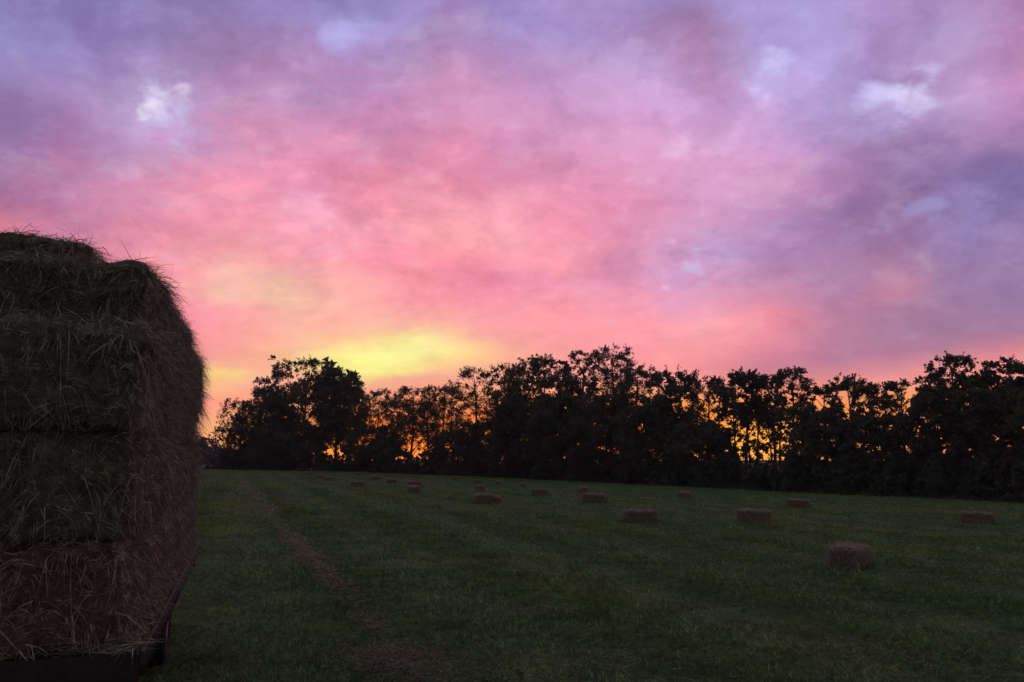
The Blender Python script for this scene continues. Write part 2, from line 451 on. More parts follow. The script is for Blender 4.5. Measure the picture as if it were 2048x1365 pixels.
        L.new(D, vd.inputs[0]); vd.inputs[1].default_value = tuple(d)
        q = math_n("DIVIDE", vd.outputs["Value"], math.radians(r * .95))
        q = math_n("ADD", math_n("SUBTRACT", 1.0, q), math_n("MULTIPLY", math_n("SUBTRACT", (hn if r > 1.7 else hs_).outputs["Fac"], .5), 3.0))
        col = mix(nt, col, tuple(float(v) for v in s2l(c)), ramp(q, .1 if r > 1.7 else .25, 1.35, 0, k))

    # the sky behind the camera is a duller dusk
    back = ramp(y, -.35, .55, 1.0, 0.0)
    col = mix(nt, col, (.165, .175, .175), back)
    zen = ramp(z, .58, .9, 0.0, 1.0)
    col = mix(nt, col, (.235, .235, .31), zen)

    st = N(nt, "ShaderNodeTexSky", sky_type="NISHITA")
    st.sun_disc = False; st.sun_elevation = SUN_EL; st.sun_rotation = SUN_AZ
    bg1 = N(nt, "ShaderNodeBackground"); L.new(st.outputs[0], bg1.inputs[0]); bg1.inputs[1].default_value = .002
    bg2 = N(nt, "ShaderNodeBackground"); L.new(col, bg2.inputs[0]); bg2.inputs[1].default_value = 1.0
    ad = N(nt, "ShaderNodeAddShader"); L.new(bg1.outputs[0], ad.inputs[0]); L.new(bg2.outputs[0], ad.inputs[1])
    out = N(nt, "ShaderNodeOutputWorld"); L.new(ad.outputs[0], out.inputs[0])


build_world()

sun_d = bpy.data.lights.new("sun", "SUN"); sun_d.energy = .12; sun_d.angle = math.radians(.5); sun_d.color = (1, .55, .28)
sun = bpy.data.objects.new("sun", sun_d); COL.objects.link(sun)
sdir = Vector((math.sin(SUN_AZ) * math.cos(SUN_EL), math.cos(SUN_AZ) * math.cos(SUN_EL), math.sin(SUN_EL)))
sun.rotation_euler = sdir.to_track_quat("Z", "Y").to_euler()
sun.location = sdir * 200
sc.view_settings.view_transform = "Standard"; sc.view_settings.look = "None"
sc.view_settings.exposure = 0; sc.view_settings.gamma = 1

# ------------------------------------------------------------------ ground
k = np.linspace(-1, 1, 221)
ax = np.sinh(k * 6.2) / np.sinh(6.2) * 6000
gx, gy = np.meshgrid(ax, ax + 12.0)
gv = np.stack([gx.ravel(), gy.ravel(), gz(gx.ravel(), gy.ravel())], 1)
n = len(ax)
ii = (np.arange(n - 1)[:, None] * n + np.arange(n - 1)[None]).ravel()
tag(link("ground", mesh_np("ground", gv, [np.stack([ii, ii + 1, ii + n + 1, ii + n], 1)], M_ground, True)), kind="structure")

# the far road beyond the field, seen past the wagon
rp = ground_at(430, 927.5)
ra = np.linspace(-90, 70, 60)
rdir = np.array([1.0, .10])
rv = []
for t in ra:
    for s in (-2.6, 2.6):
        X, Y = rp[0] + rdir[0] * t, rp[1] + rdir[1] * t + s
        rv.append((X, Y, gz(X, Y) + .05))
rq = [(2*i, 2*i+2, 2*i+3, 2*i+1) for i in range(len(ra) - 1)]
tag(link("road", mesh_np("road", rv, [np.array(rq)], M_road)), kind="structure")

# ------------------------------------------------------------------ loose strands (hay, grass)
def strands(base, direc, length, width, droop, segs=3, up=np.array([0, 0, 1.0])):
    """flat curved ribbons; all arrays of length n. returns verts, quads, tris"""
    n = len(base)
    direc = norm(direc)
    side = norm(np.cross(direc, norm(rng.normal(size=(n, 3)))))
    rows = []
    for i in range(segs + 1):
        t = i / segs
        c = base + direc * (length * t)[:, None] - up[None] * (droop * length * t * t)[:, None]
        w = width * (1 - .75 * t)
        if i < segs:
            rows.append(c - side * (w / 2)[:, None]); rows.append(c + side * (w / 2)[:, None])
        else:
            rows.append(c)
    v = np.stack(rows, 1)
    m = v.shape[1]
    off = (np.arange(n) * m)[:, None]
    q = np.concatenate([off + np.array([[2*i, 2*i+1, 2*i+3, 2*i+2]]) for i in range(segs - 1)]) if segs > 1 else np.zeros((0, 4), int)
    t = off + np.array([[2*(segs-1), 2*(segs-1)+1, 2*segs]])
    return v.reshape(-1, 3), q, t


HAYLINE = np.array([ground_at(*p)[:2] for p in [(478, 950), (512, 990), (548, 1040), (600, 1098), (650, 1155), (705, 1200), (755, 1262), (800, 1325), (850, 1400)]])


def line_dist(x, y):
    p = np.stack([x, y], 1); best = np.full(len(p), 1e9)
    for a, b in zip(HAYLINE[:-1], HAYLINE[1:]):
        ab = b - a
        t = np.clip(((p - a) @ ab) / (ab @ ab), 0, 1)
        best = np.minimum(best, np.linalg.norm(p - (a + t[:, None] * ab), axis=1))
    return best


def scatter(n, r0, r1, half=42.0):
    r = np.sqrt(rng.uniform(r0 * r0, r1 * r1, n)); a = np.radians(rng.uniform(-half, half, n))
    return r * np.sin(a), r * np.cos(a)


G = Geo()
for (n, r0, r1, hh, ww) in [(30000, 2.5, 6.5, .10, .0065), (125000, 5.5, 13, .105, .0075), (115000, 12, 26, .115, .013),
                            (85000, 24, 50, .125, .024), (50000, 45, 95, .14, .045)]:
    nt_ = n // 11
    x, y = scatter(nt_, r0, r1)
    tr_ = .02 + .0035 * r1
    pick = rng.integers(0, nt_, n)
    leanx, leany = rng.normal(0, .38, nt_)[pick], rng.normal(0, .38, nt_)[pick]
    tuft_h = rng.lognormal(-.08, .48, nt_)[pick]
    x = x[pick] + rng.normal(0, tr_, n); y = y[pick] + rng.normal(0, tr_, n)
    P3 = np.stack([x, y, np.zeros(n)], 1)
    row = np.sin((x + .337 * y) * 2 * np.pi / 2.3 + .4 * np.sin(y * .3))
    leanx = leanx - .2 * np.sign(row); leany = leany + .6 * np.sign(row)
    tall = tuft_h * (1 + .34 * row) + .45 * wave_noise(P3, .35, 5, 3) + .25 * wave_noise(P3, 2.2, 6, 2)
    ld = line_dist(x, y)
    keep = rng.uniform(size=n) < np.clip(.4 + ld / .5, 0, 1)
    wl = np.array([[-.316, .949], [-.949, -.316]])  # no grass under the wagon body
    lx = -((x + 1.5577) * wl[1, 0] + (y - 3.6034) * wl[1, 1]); ly = (x + 1.5577) * wl[0, 0] + (y - 3.6034) * wl[0, 1]
    x, y, tall, leanx, leany = x[keep], y[keep], tall[keep], leanx[keep], leany[keep]; n = len(x)
    base = np.stack([x, y, gz(x, y) - .006], 1)
    d = np.stack([leanx + rng.normal(0, .35, n), leany + rng.normal(0, .35, n), np.ones(n)], 1)
    ln = hh * np.clip(tall, .3, 2.6) * rng.uniform(.5, 1.4, n)
    G.add(*strands(base, d, ln, ww * rng.uniform(.6, 1.3, n), rng.uniform(.1, .6, n), segs=2))
GRASS = G

# hay left in a thin line on the mown field, and a few pale stalks elsewhere
G = Geo()
seg = np.linalg.norm(np.diff(HAYLINE, axis=0), axis=1)
cum = np.concatenate([[0], np.cumsum(seg)])
n = 26000
u = cum[-1] * (1 - rng.uniform(0, 1, n) ** 2.4)
cx = np.interp(u, cum, HAYLINE[:, 0]); cy = np.interp(u, cum, HAYLINE[:, 1])
patch = wave_noise(np.stack([cx * 1.6, cy * 1.6, np.zeros(n)], 1), 1.5, 77, 3)
keep = rng.uniform(size=n) < np.clip(.36 + 1.2 * patch, .06, 1) * np.clip(1.15 - cy / 45, .35, 1)
cx, cy = cx[keep], cy[keep]; n = len(cx)
wid = .13 + .05 * np.sin(cy * 2)
x, y = cx + rng.normal(0, 1, n) * wid, cy + rng.normal(0, 1, n) * wid
base = np.stack([x, y, gz(x, y) + rng.uniform(.01, .075, n)], 1)
G.add(*strands(base, np.stack([rng.normal(0, 1, n), rng.normal(0, 1, n), rng.normal(0, .22, n)], 1), rng.uniform(.05, .22, n),
               (.004 + .0011 * np.maximum(0, cy - 6)) * rng.uniform(.6, 1.3, n), rng.uniform(0, .25, n)))
for (px, py, sx, m) in [(790, 1322, .22, 420), (735, 1330, .25, 320), (1020, 1350, .3, 160), (1080, 1228, .2, 110), (1370, 1225, .3, 70), (1210, 1330, .35, 140),
                        (1830, 1335, .5, 200), (1640, 1300, .5, 120), (1100, 1180, .5, 160), (1880, 1160, .6, 120), (620, 1120, .35, 250)]:
    c = ground_at(px, py)
    x, y = c[0] + rng.normal(0, sx * 1.2, m), c[1] + rng.normal(0, sx, m)
    base = np.stack([x, y, gz(x, y) + rng.uniform(.02, .09, m)], 1)
    G.add(*strands(base, np.stack([rng.normal(0, 1, m), rng.normal(0, 1, m), rng.normal(0, .3, m)], 1), rng.uniform(.06, .25, m), rng.uniform(.004, .008, m), rng.uniform(0, .3, m)))
m = 500
x, y = scatter(m, 5.5, 16)
base = np.stack([x, y, gz(x, y) + .03], 1)
G.add(*strands(base, np.stack([rng.normal(0, .8, m), rng.normal(0, .8, m), rng.uniform(.1, 1.2, m)], 1), rng.uniform(.08, .26, m), rng.uniform(.004, .007, m), rng.uniform(0, .5, m)))
tag(link("loose_hay", G.mesh("loose_hay", M_straw_field)), "thin brown line of leftover loose hay running across the mown grass", "loose hay", kind="stuff")

# ------------------------------------------------------------------ hay bales
BL, BW, BH = .92, .46, .425


def bale_body(name, mat, seed, L=BL, W=BW, H=BH, rough=.022, seg=(26, 13, 12), notch=None):
    nx, ny, nz = seg
    V = {}; verts = []; quads = []

    def vid(i, j, k_):
        key = (i, j, k_)
        if key not in V:
            V[key] = len(verts); verts.append((i / nx - .5, j / ny - .5, k_ / nz - .5))
        return V[key]
    for i in range(nx):
        for j in range(ny):
            quads.append((vid(i, j, 0), vid(i, j+1, 0), vid(i+1, j+1, 0), vid(i+1, j, 0)))
            quads.append((vid(i, j, nz), vid(i+1, j, nz), vid(i+1, j+1, nz), vid(i, j+1, nz)))
    for i in range(nx):
        for k_ in range(nz):
            quads.append((vid(i, 0, k_), vid(i+1, 0, k_), vid(i+1, 0, k_+1), vid(i, 0, k_+1)))
            quads.append((vid(i, ny, k_), vid(i, ny, k_+1), vid(i+1, ny, k_+1), vid(i+1, ny, k_)))
    for j in range(ny):
        for k_ in range(nz):
            quads.append((vid(0, j, k_), vid(0, j, k_+1), vid(0, j+1, k_+1), vid(0, j+1, k_)))
            quads.append((vid(nx, j, k_), vid(nx, j+1, k_), vid(nx, j+1, k_+1), vid(nx, j, k_+1)))
    p = np.array(verts) * np.array([L, W, H])
    r = .075
    inner = np.clip(p, -np.array([L, W, H]) / 2 + r, np.array([L, W, H]) / 2 - r)
    dv = p - inner
    nr = norm(dv)
    p = inner + nr * np.minimum(np.linalg.norm(dv, axis=1), r)[:, None]
    # twine pulls two grooves round the bale; the middle swells a little
    gro = np.exp(-((np.abs(p[:, 0]) - L * .23) / .035) ** 2)
    disp = .6 * rough * wave_noise(p, 6, seed + 7, 1) * (rough > .04) + rough * (wave_noise(p, 9, seed, 3) + .6 * wave_noise(p, 30, seed + 1, 2)) - .016 * gro
    # flakes: slices across the length
    disp += .006 * np.sign(np.sin(p[:, 0] * 52 + seed)) * (np.abs(nr[:, 0]) < .5)
    if notch:
        a, w_, dep = notch
        p[:, 2] -= dep * np.clip((p[:, 0] - a) / w_, 0, 1) * (p[:, 2] > 0)
    p = p + nr * disp[:, None]
    p[:, 2] += H / 2
    p[:, 2] = np.maximum(p[:, 2], .0)
    return mesh_np(name, p, [np.array(quads)], mat, True), p, nr


def bale_straw(name, mat, n, surf, L=BL, W=BW, H=BH, ln=(.08, .26), width=(.003, .0055), lift=.28, droop=.35, long_share=.1,
               fringe=0, stalks=0, top=0, tufts=0):
    """stalks lying on and sticking out of the bale's own surface (surf = its points and normals)"""
    sp, sn = surf
    okv = np.nonzero(sn[:, 2] > -.45)[0]
    A, B = [], []                       # ordinary stalks, pale stalks

    def pick(m, among=okv):
        i = rng.choice(among, m)
        nn = sn[i]
        t1 = norm(np.cross(nn, norm(rng.normal(size=(m, 3)))))
        return sp[i] + t1 * rng.uniform(-.02, .02, m)[:, None] - nn * .008, nn

    def wid(m, g=1.3):
        return width[0] + (width[1] - width[0]) * rng.uniform(0, 1, m) ** 2 * g
    p, nn = pick(n)
    tang = norm(np.cross(nn, norm(rng.normal(size=(n, 3)))))
    d = tang + nn * (np.abs(rng.normal(0, lift, n)) + .03)[:, None]
    d[:, 2] -= np.where(nn[:, 2] > .6, 0, rng.uniform(-.3, .45, n))
    A.append(strands(p, d, rng.uniform(ln[0], ln[1], n) * np.where(rng.uniform(size=n) < long_share, 1.7, 1.0), wid(n), rng.uniform(0, droop, n)))
    edge = np.nonzero((sn[:, 2] > .25) & (sn[:, 2] < .93))[0]
    if fringe:                          # shaggy stalks hanging over the upper edges
        p, nn = pick(fringe, edge)
        d = nn * np.array([1, 1, .25]) + rng.normal(0, .6, (fringe, 3))
        A.append(strands(p, d, rng.uniform(.05, .17, fringe), wid(fringe), rng.uniform(.1, 1.3, fringe)))
    if tufts:                           # wads of hay pulled loose from the faces
        m = tufts * 46
        i = np.repeat(rng.choice(okv, tufts), 46)
        common = np.repeat(norm(rng.normal(size=(tufts, 3)) * np.array([1, 1, .6]) + np.array([0, 0, -.35])), 46, axis=0)
        d = sn[i] * .55 + common * .9 + rng.normal(0, .45, (m, 3))
        A.append(strands(sp[i] + rng.normal(0, .035, (m, 3)) - sn[i] * .01, d, rng.uniform(.05, .19, m), wid(m, 1.5), rng.uniform(.2, 1.3, m)))
    if stalks:
        p, nn = pick(stalks)
        d = norm(np.cross(nn, norm(rng.normal(size=(stalks, 3))))) + nn * np.abs(rng.normal(.15, .25, stalks))[:, None]
        d[:, 2] -= rng.uniform(-.3, .6, stalks)
        B.append(strands(p, d, rng.uniform(.04, .19, stalks), width[1] * rng.uniform(.7, 1.25, stalks), rng.uniform(0, 1.1, stalks)))
    if top:                             # pale loose hay lying on the upper side
        p, nn = pick(top, np.nonzero(sn[:, 2] > .5)[0])
        d = np.stack([rng.normal(0, 1, top), rng.normal(0, 1, top), np.abs(rng.normal(.4, .5, top))], 1)
        B.append(strands(p, d, rng.uniform(.05, .17, top), wid(top), rng.uniform(0, .9, top)))
    V, Q, T_, MI, off = [], [], [], [], 0
    MQ, MT = [], []
    for idx, grp in ((0, A), (1, B)):
        for v, q, t in grp:
            v[:, 2] = np.maximum(v[:, 2], .004)
            V.append(v); Q.append(q + off); T_.append(t + off); off += len(v)
            MQ.append(np.full(len(q), idx, np.int32)); MT.append(np.full(len(t), idx, np.int32))
    me = mesh_np(name, np.concatenate(V), [np.concatenate(Q), np.concatenate(T_)], mat)
    me.materials.append(M_stalk)
    me.polygons.foreach_set("material_index", np.concatenate(MQ + MT))
    return me


def put_bale(body, straw, loc, rot, label, group, scale=(1, 1, 1)):
    o = link("hay_bale", body)
    o.matrix_world = Matrix.Translation(Vector(loc)) @ rot @ Matrix.Diagonal((*scale, 1))
    tag(o, label, "hay bale", group)
    link("loose_straw", straw, o)
    return o


# --- field bales
def bale_kit(name, mat, seed, straw_mat, straws, **kw):
    me, p, nn = bale_body(name, mat, seed, **kw)
    return me, [bale_straw(name + "_straw", straw_mat, surf=(p, nn), **k) for k in straws]


S_near = dict(n=2000, ln=(.06, .2), width=(.004, .008), lift=.6, fringe=900, stalks=1300, top=4600)
S_mid = dict(n=800, ln=(.06, .17), width=(.006, .012), lift=.35, fringe=200, stalks=50, top=650)
S_far = dict(n=420, ln=(.06, .15), width=(.012, .022), lift=.25, top=260)
FB = [bale_kit("field_bale", M_hay_field, s, M_straw_field, [S_near, S_mid, S_far] if s == 3 else [S_mid, S_mid, S_far], rough=.02) for s in (3, 14, 25)]
FB_notch = bale_kit("field_bale_notched", M_hay_field, 31, M_straw_field, [S_mid, S_mid, S_far], L=1.0, rough=.022, notch=(.12, .05, .09))
GROUP_F = "hay bales lying in the field"
# px of the middle, px of the base, px width, turn, tilt, flip sign, label
field = [
    (1701, 1139, 76, None, 0, 1, "nearest field bale, shaggy on top, lying end-on in the grass"),
    (1280, 1047, 68, None, -.01, 1, "large broadside hay bale left of the angled one, frayed along its top edge"),
    (1508, 1045, 65, None, .0, -1, "hay bale lying at a slant between the broadside bale and the shaggy end-on one"),
    (1956, 1048, 60, None, .0, -1, "low hay bale alone near the right edge of the field"),
    (1597, 1017, 43, None, .0, -1, "hay bale before the tall lit gap in the trees, beyond the slanted one"),
    (1187, 1006, 43, None, .06, 1, "squarish hay bale tilted on one corner, close to a low flat one"),
    (1078, 992, 34, None, .03, 1, "neat brick-shaped hay bale between the notched bale and the tilted one"),
    (975, 1008, 55, None, .0, 1, "long hay bale with a notch pressed into its top"),
    (1368, 998, 26, None, .0, 1, "small flat hay bale in the far grass behind the broadside bale"),
    (1167, 985, 20, None, .0, -1, "low pale hay bale just behind the tilted squarish one"),
    (1045, 976, 15, None, .0, 1, "tiny far hay bale behind the neat brick-shaped one"),
    (997, 970, 12, None, .0, 1, "tiniest hay bale, end-on in the grass right of the pair behind the notched bale"),
    (955, 968, 17, None, .0, 1, "dark hay bale against the tree edge, farther of the pair behind the notched bale"),
    (961, 983, 20, None, .0, 1, "hay bale directly behind the notched bale, nearer one of that pair"),
    (908, 961, 12, None, .0, -1, "pale hay bale lying in the weeds at the foot of the trees"),
    (829, 973, 25, None, .0, 1, "dark hay bale showing just above a redder bale, farther of the two in line"),
    (827, 986, 24, None, .0, -1, "reddish hay bale just below a dark bale, nearer of the two in line"),
    (783, 967, 20, None, .02, 1, "dark hay bale with a pale top beside a flat faint one"),
    (751, 960, 18, None, .0, -1, "flat faint hay bale sunk in the grass left of the dark pale-topped one"),
    (715, 974, 26, None, .0, 1, "hay bale alone left of the in-line pair, with straw tufted up mid-top"),
    (655, 962, 16, None, .0, 1, "nearest bale of the slanting chain far left in the field"),
    (637, 957, 16, None, .0, -1, "middle bale of the slanting chain far left in the field"),
    (619, 951, 14, None, .0, 1, "farthest bale of the slanting chain far left in the field"),
    (716, 951, 9, None, .0, -1, "tiny pale hay bale at the tree edge above the lone tufted one"),
]
for i, (px, py, wpx, turn, tilt, sg, lab) in enumerate(field):
    g = ground_at(px, py)
    want = wpx * g[1] / F
    # apparent width L|cos|+W|sin| = want -> angle
    ts = np.linspace(0, math.pi / 2, 200)
    ap = BL * np.cos(ts) + BW * np.sin(ts)
    j = int(np.argmin(np.abs(ap - want) + .0005 * np.arange(200)))
    view = math.atan2(-g[0], g[1])
    ang = view + sg * ts[j]
    sx = float(np.clip(want / ap[j], .9, 1.12))
    g2 = np.array([g[0] * (1 + .25 / g[1]), g[1] + .25, 0]); g2[2] = gz(g2[0], g2[1])
    slope = math.atan((gz(g2[0] + .5, g2[1]) - gz(g2[0] - .5, g2[1])))
    rot = Matrix.Rotation(-slope + tilt, 4, "Y") @ Matrix.Rotation(ang, 4, "Z")
    kit = FB_notch if i == 7 else FB[i % 3]
    o = put_bale(kit[0], kit[1][0 if i == 0 else (1 if g[1] < 40 else 2)], (g2[0], g2[1], g2[2] - .045 + abs(tilt) * .2), rot, lab, GROUP_F, (sx if i != 7 else 1, 1, .95))

# longer grass the mower left round each bale
for o in [o for o in COL.objects if o.name.startswith("hay_bale")]:
    m = 260 if o.location.y < 40 else 90
    a = rng.uniform(0, 2 * np.pi, m)
    c_, s_ = math.cos(o.matrix_world.to_euler().z), math.sin(o.matrix_world.to_euler().z)
    ex, ey = np.cos(a), np.sin(a)
    k_ = 1 / np.maximum(np.abs(ex) / (BL / 2 + .02), np.abs(ey) / (BW / 2 + .02)) * rng.uniform(.98, 1.25, m)
    x = o.matrix_world.translation.x + (ex * c_ - ey * s_) * k_; y = o.matrix_world.translation.y + (ex * s_ + ey * c_) * k_
    w = .008 + .0005 * o.matrix_world.translation.y
    GRASS.add(*strands(np.stack([x, y, gz(x, y) - .01], 1), np.stack([rng.normal(0, .35, m), rng.normal(0, .35, m), np.ones(m)], 1),
                       rng.uniform(.06, .2, m), w * rng.uniform(.7, 1.3, m), rng.uniform(.1, .6, m), segs=2))
tag(link("grass", GRASS.mesh("grass", M_grass)), "short green meadow grass growing over the whole field", "grass", kind="stuff")

# --- wagon: local x to the right, y forward, origin under its right rear corner
WA = math.radians(18.544)
WORG = Vector((-1.5577, 3.6034, 0))
WORG.z = float(gz(-2.5, 5.5))
MW = Matrix.Translation(WORG) @ Matrix.Rotation(WA, 4, "Z")
DECK = .90 - WORG.z
wagon = bpy.data.objects.new("hay_wagon", None); COL.objects.link(wagon)
wagon.matrix_world = MW
tag(wagon, "low flatbed hay wagon with dark wooden deck under the stacked bales", "wagon")
WLEN, WWID = 4.75, 2.35
g = Geo()
for i in range(12):
    x0 = -WWID + .04 + i * (WWID - .08) / 12
    g.box((x0 + .004, .06, DECK - .04), (x0 + (WWID - .08) / 12 - .004, WLEN - .06, DECK - .002 * (i % 3)))
link("deck", g.mesh("deck", M_wood), wagon)
for sx_ in (-WWID + .018, -.04):
    g = Geo(); g.box((sx_, .0, DECK - .08), (sx_ + .022, WLEN, DECK + .012))
    link("side_rail", g.mesh("side_rail", M_dark_wood), wagon)
    g = Geo(); g.box((sx_ + .003, .002, DECK + .0125), (sx_ + .019, WLEN - .002, DECK + .022))
    link("edge_strip", g.mesh("edge_strip", M_wood), wagon)
g = Geo(); g.box((-WWID + .042, .0, DECK - .24), (-.042, .058, DECK + .008))
link("rear_sill", g.mesh("rear_sill", M_frame), wagon)
g = Geo(); g.box((-WWID + .042, WLEN - .058, DECK - .20), (-.042, WLEN, DECK + .008))
link("front_sill", g.mesh("front_sill", M_frame), wagon)
for sx_ in (-WWID * .5 - .5, -WWID * .5 + .4):
    g = Geo(); g.box((sx_, .06, DECK - .20), (sx_ + .1, WLEN - .06, DECK - .043))
    link("beam", g.mesh("beam", M_frame), wagon)
RW = .33
for yy in (1.0, WLEN - 1.0):
    g = Geo(); g.tube([(-WWID + .35, yy, RW), (-.35, yy, RW)], [.04, .04], 10)
    g.box((-WWID * .5 - .5, yy - .06, RW + .02), (-WWID * .5 + .5, yy + .06, DECK - .203))
    link("axle", g.mesh("axle", M_frame), wagon)
    for xx in (-WWID + .28, -.28):
        g = Geo(); g.cyl_x((xx, yy, RW), RW * .62, .16, r_in=.03)
        wh = link("wheel", g.mesh("wheel_hub", M_rim), wagon)
        g = Geo(); g.cyl_x((xx, yy, RW), RW, .19, 36, r_in=RW * .6)
        link("tyre", g.mesh("tyre", M_tyre, True), wh)
g = Geo(); g.tube([(-WWID * .5, WLEN - 1.0, RW), (-WWID * .5, WLEN + 1.3, RW - .02)], [.045, .04], 8)
link("drawbar", g.mesh("drawbar", M_frame), wagon)

# bales on the wagon
S_stack = dict(n=5200, ln=(.05, .17), width=(.0022, .0050), lift=.28, droop=.55, long_share=.06, tufts=30, fringe=900, stalks=380)
WB = [bale_kit("stack_bale", M_hay, s, m_, [S_stack], rough=.042, seg=(40, 20, 18)) for s, m_ in ((41, M_straw), (52, M_straw_green), (63, M_straw), (74, M_straw_green))]
WBr = [bale_kit("stack_bale_red_lit", M_hay_red_lit, s, M_straw_red_lit, [dict(S_stack, stalks=620, tufts=42)], rough=.042, seg=(40, 20, 18)) for s in (85, 96)]
ORD = ["first", "second", "third", "fourth", "fifth", "sixth", "seventh", "eighth", "ninth", "tenth", "eleventh"]
LAYER = ["bottom layer", "second layer", "third layer", "fourth layer"]
GROUP_W = "hay bales stacked on the wagon"
cnt = 0


hs = 1.0


def wagon_bale(lx, ly, lz, lengthwise, label, red=False):
    global cnt
    a = math.radians(90 if lengthwise else 0) + (math.pi if cnt % 2 else 0) + random.uniform(-.035, .035)
    m = MW @ Matrix.Translation((lx + random.uniform(-.015, .015), ly, lz)) @ Matrix.Rotation(random.uniform(-.02, .02), 4, "X") @ Matrix.Rotation(a, 4, "Z") @ Matrix.Diagonal((1, 1, hs, 1))
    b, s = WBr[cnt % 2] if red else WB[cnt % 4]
    s = s[0]
    o = link("hay_bale", b); o.matrix_world = m
    tag(o, label, "hay bale", GROUP_W); link("loose_straw", s, o)
    cnt += 1


for ly_ in range(4):
    z0 = DECK + .005 + [0, .45, .94, 1.415][ly_]
    hs = [1.11, 1.20, 1.16, .92][ly_]
    inset = [.13, .12, .105, .125][ly_]
    rear = [.08, .10, .03, .34][ly_]
    L_ = LAYER[ly_]
    red = ly_ == 0  # bottom layer gets the bales with red light in their colour
    if ly_ in (0, 2):          # laid across the wagon, ends showing on its side
        for j in range(10):
            lab = ("corner hay bale laid crosswise at the wagon's rear, %s" % L_) if j == 0 else \
                  "hay bale end, %s, %s from the rear along the wagon side" % (L_, ORD[j])
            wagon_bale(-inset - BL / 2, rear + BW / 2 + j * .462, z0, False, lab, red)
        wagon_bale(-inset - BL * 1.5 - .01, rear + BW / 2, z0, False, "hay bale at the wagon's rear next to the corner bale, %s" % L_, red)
    else:                      # laid along the wagon
        for j in range(5):
            lab = ("corner hay bale laid lengthwise at the wagon's rear, %s" % L_) if j == 0 else \
                  "long hay bale, %s, %s from the wagon's rear along its side" % (L_, ORD[j])
            wagon_bale(-inset - BW / 2, rear + BL / 2 + j * .924, z0, True, lab)
        for j in range(1, 3):
            wagon_bale(-inset - BW / 2 - j * .465, rear + BL / 2, z0, True,
                       "hay bale end at the wagon's rear, %s from the corner, %s" % (ORD[j], L_))
z0 = DECK + .005 + 1.775
hs = .84
for j in range(2):
    wagon_bale(-.60 - BL / 2, 1.12 + BW / 2 + j * .47, z0 - .03, False,
               "hay bale on top of the wagon load, %s" % ("set back from the near corner" if j == 0 else "behind the topmost near one"))

# litter of hay on the deck edge
n = 2400
lx = -np.abs(rng.normal(0, .06, n)) - .05; ly = rng.uniform(.0, WLEN, n)
m2 = 900
lx = np.concatenate([lx, rng.uniform(-2.2, -.02, m2)]); ly = np.concatenate([ly, .03 + np.abs(rng.normal(0, .045, m2))])
nn = n + m2
base = np.stack([lx, ly, DECK + .015 + np.abs(rng.normal(0, .025, nn))], 1)
d = np.stack([rng.normal(-.25, .45, nn), rng.normal(.1, 1, nn), rng.normal(.02, .15, nn)], 1)
d[n:] = np.stack([rng.normal(0, 1, m2), np.abs(rng.normal(.0, .35, m2)) - .12, rng.normal(.05, .2, m2)], 1)
v, q, t = strands(base, d, rng.uniform(.03, .15, nn), rng.uniform(.003, .0065, nn), rng.uniform(0, .3, nn))
o = link("hay_litter", mesh_np("hay_litter", v, [q, t], M_straw)); o.matrix_world = MW
tag(o, "loose broken hay littered along the wagon's deck edge", "loose hay", kind="stuff")

# ------------------------------------------------------------------ trees
def leaves(centres, size, n_each, radius, flat=.9):
    """leaf quads gathered in clumps"""
    C = np.repeat(centres, n_each, axis=0); R = np.repeat(radius, n_each)
    n = len(C)
    m = len(centres)
    # seven twigs fan out of each clump, away from the trunk and upward
    out_ = norm(centres * np.array([1, 1, 0]) + 1e-6)
    tw = norm(norm(rng.normal(size=(m, 7, 3))) + .45 * out_[:, None] + np.array([0, 0, .38]))
    tw *= rng.uniform(.55, 1.25, (m, 7))[:, :, None]
    kk = rng.integers(0, 7, n); ci = np.repeat(np.arange(m), n_each)
    t_ = rng.uniform(0, 1, n) ** .7
    off = tw[ci, kk] * (t_ * R)[:, None]
    off[:, 2] *= flat
    p = C + off + rng.normal(size=(n, 3)) * (R * .17 * (1.25 - t_))[:, None]
    a = norm(rng.normal(size=(n, 3))); a[:, 2] *= .7; a = norm(a)
    b = norm(np.cross(a, norm(rng.normal(size=(n, 3)))))
    s = size * rng.uniform(.6, 1.4, n)
    v = np.stack([p - a * (s * .5)[:, None], p + b * (s * .36)[:, None] + a * (s * .08)[:, None], p + a * (s * .5)[:, None], p - b * (s * .36)[:, None] + a * (s * .08)[:, None]], 1)
    q = (np.arange(n) * 4)[:, None] + np.array([[0, 1, 2, 3]])
    return v.reshape(-1, 3), q


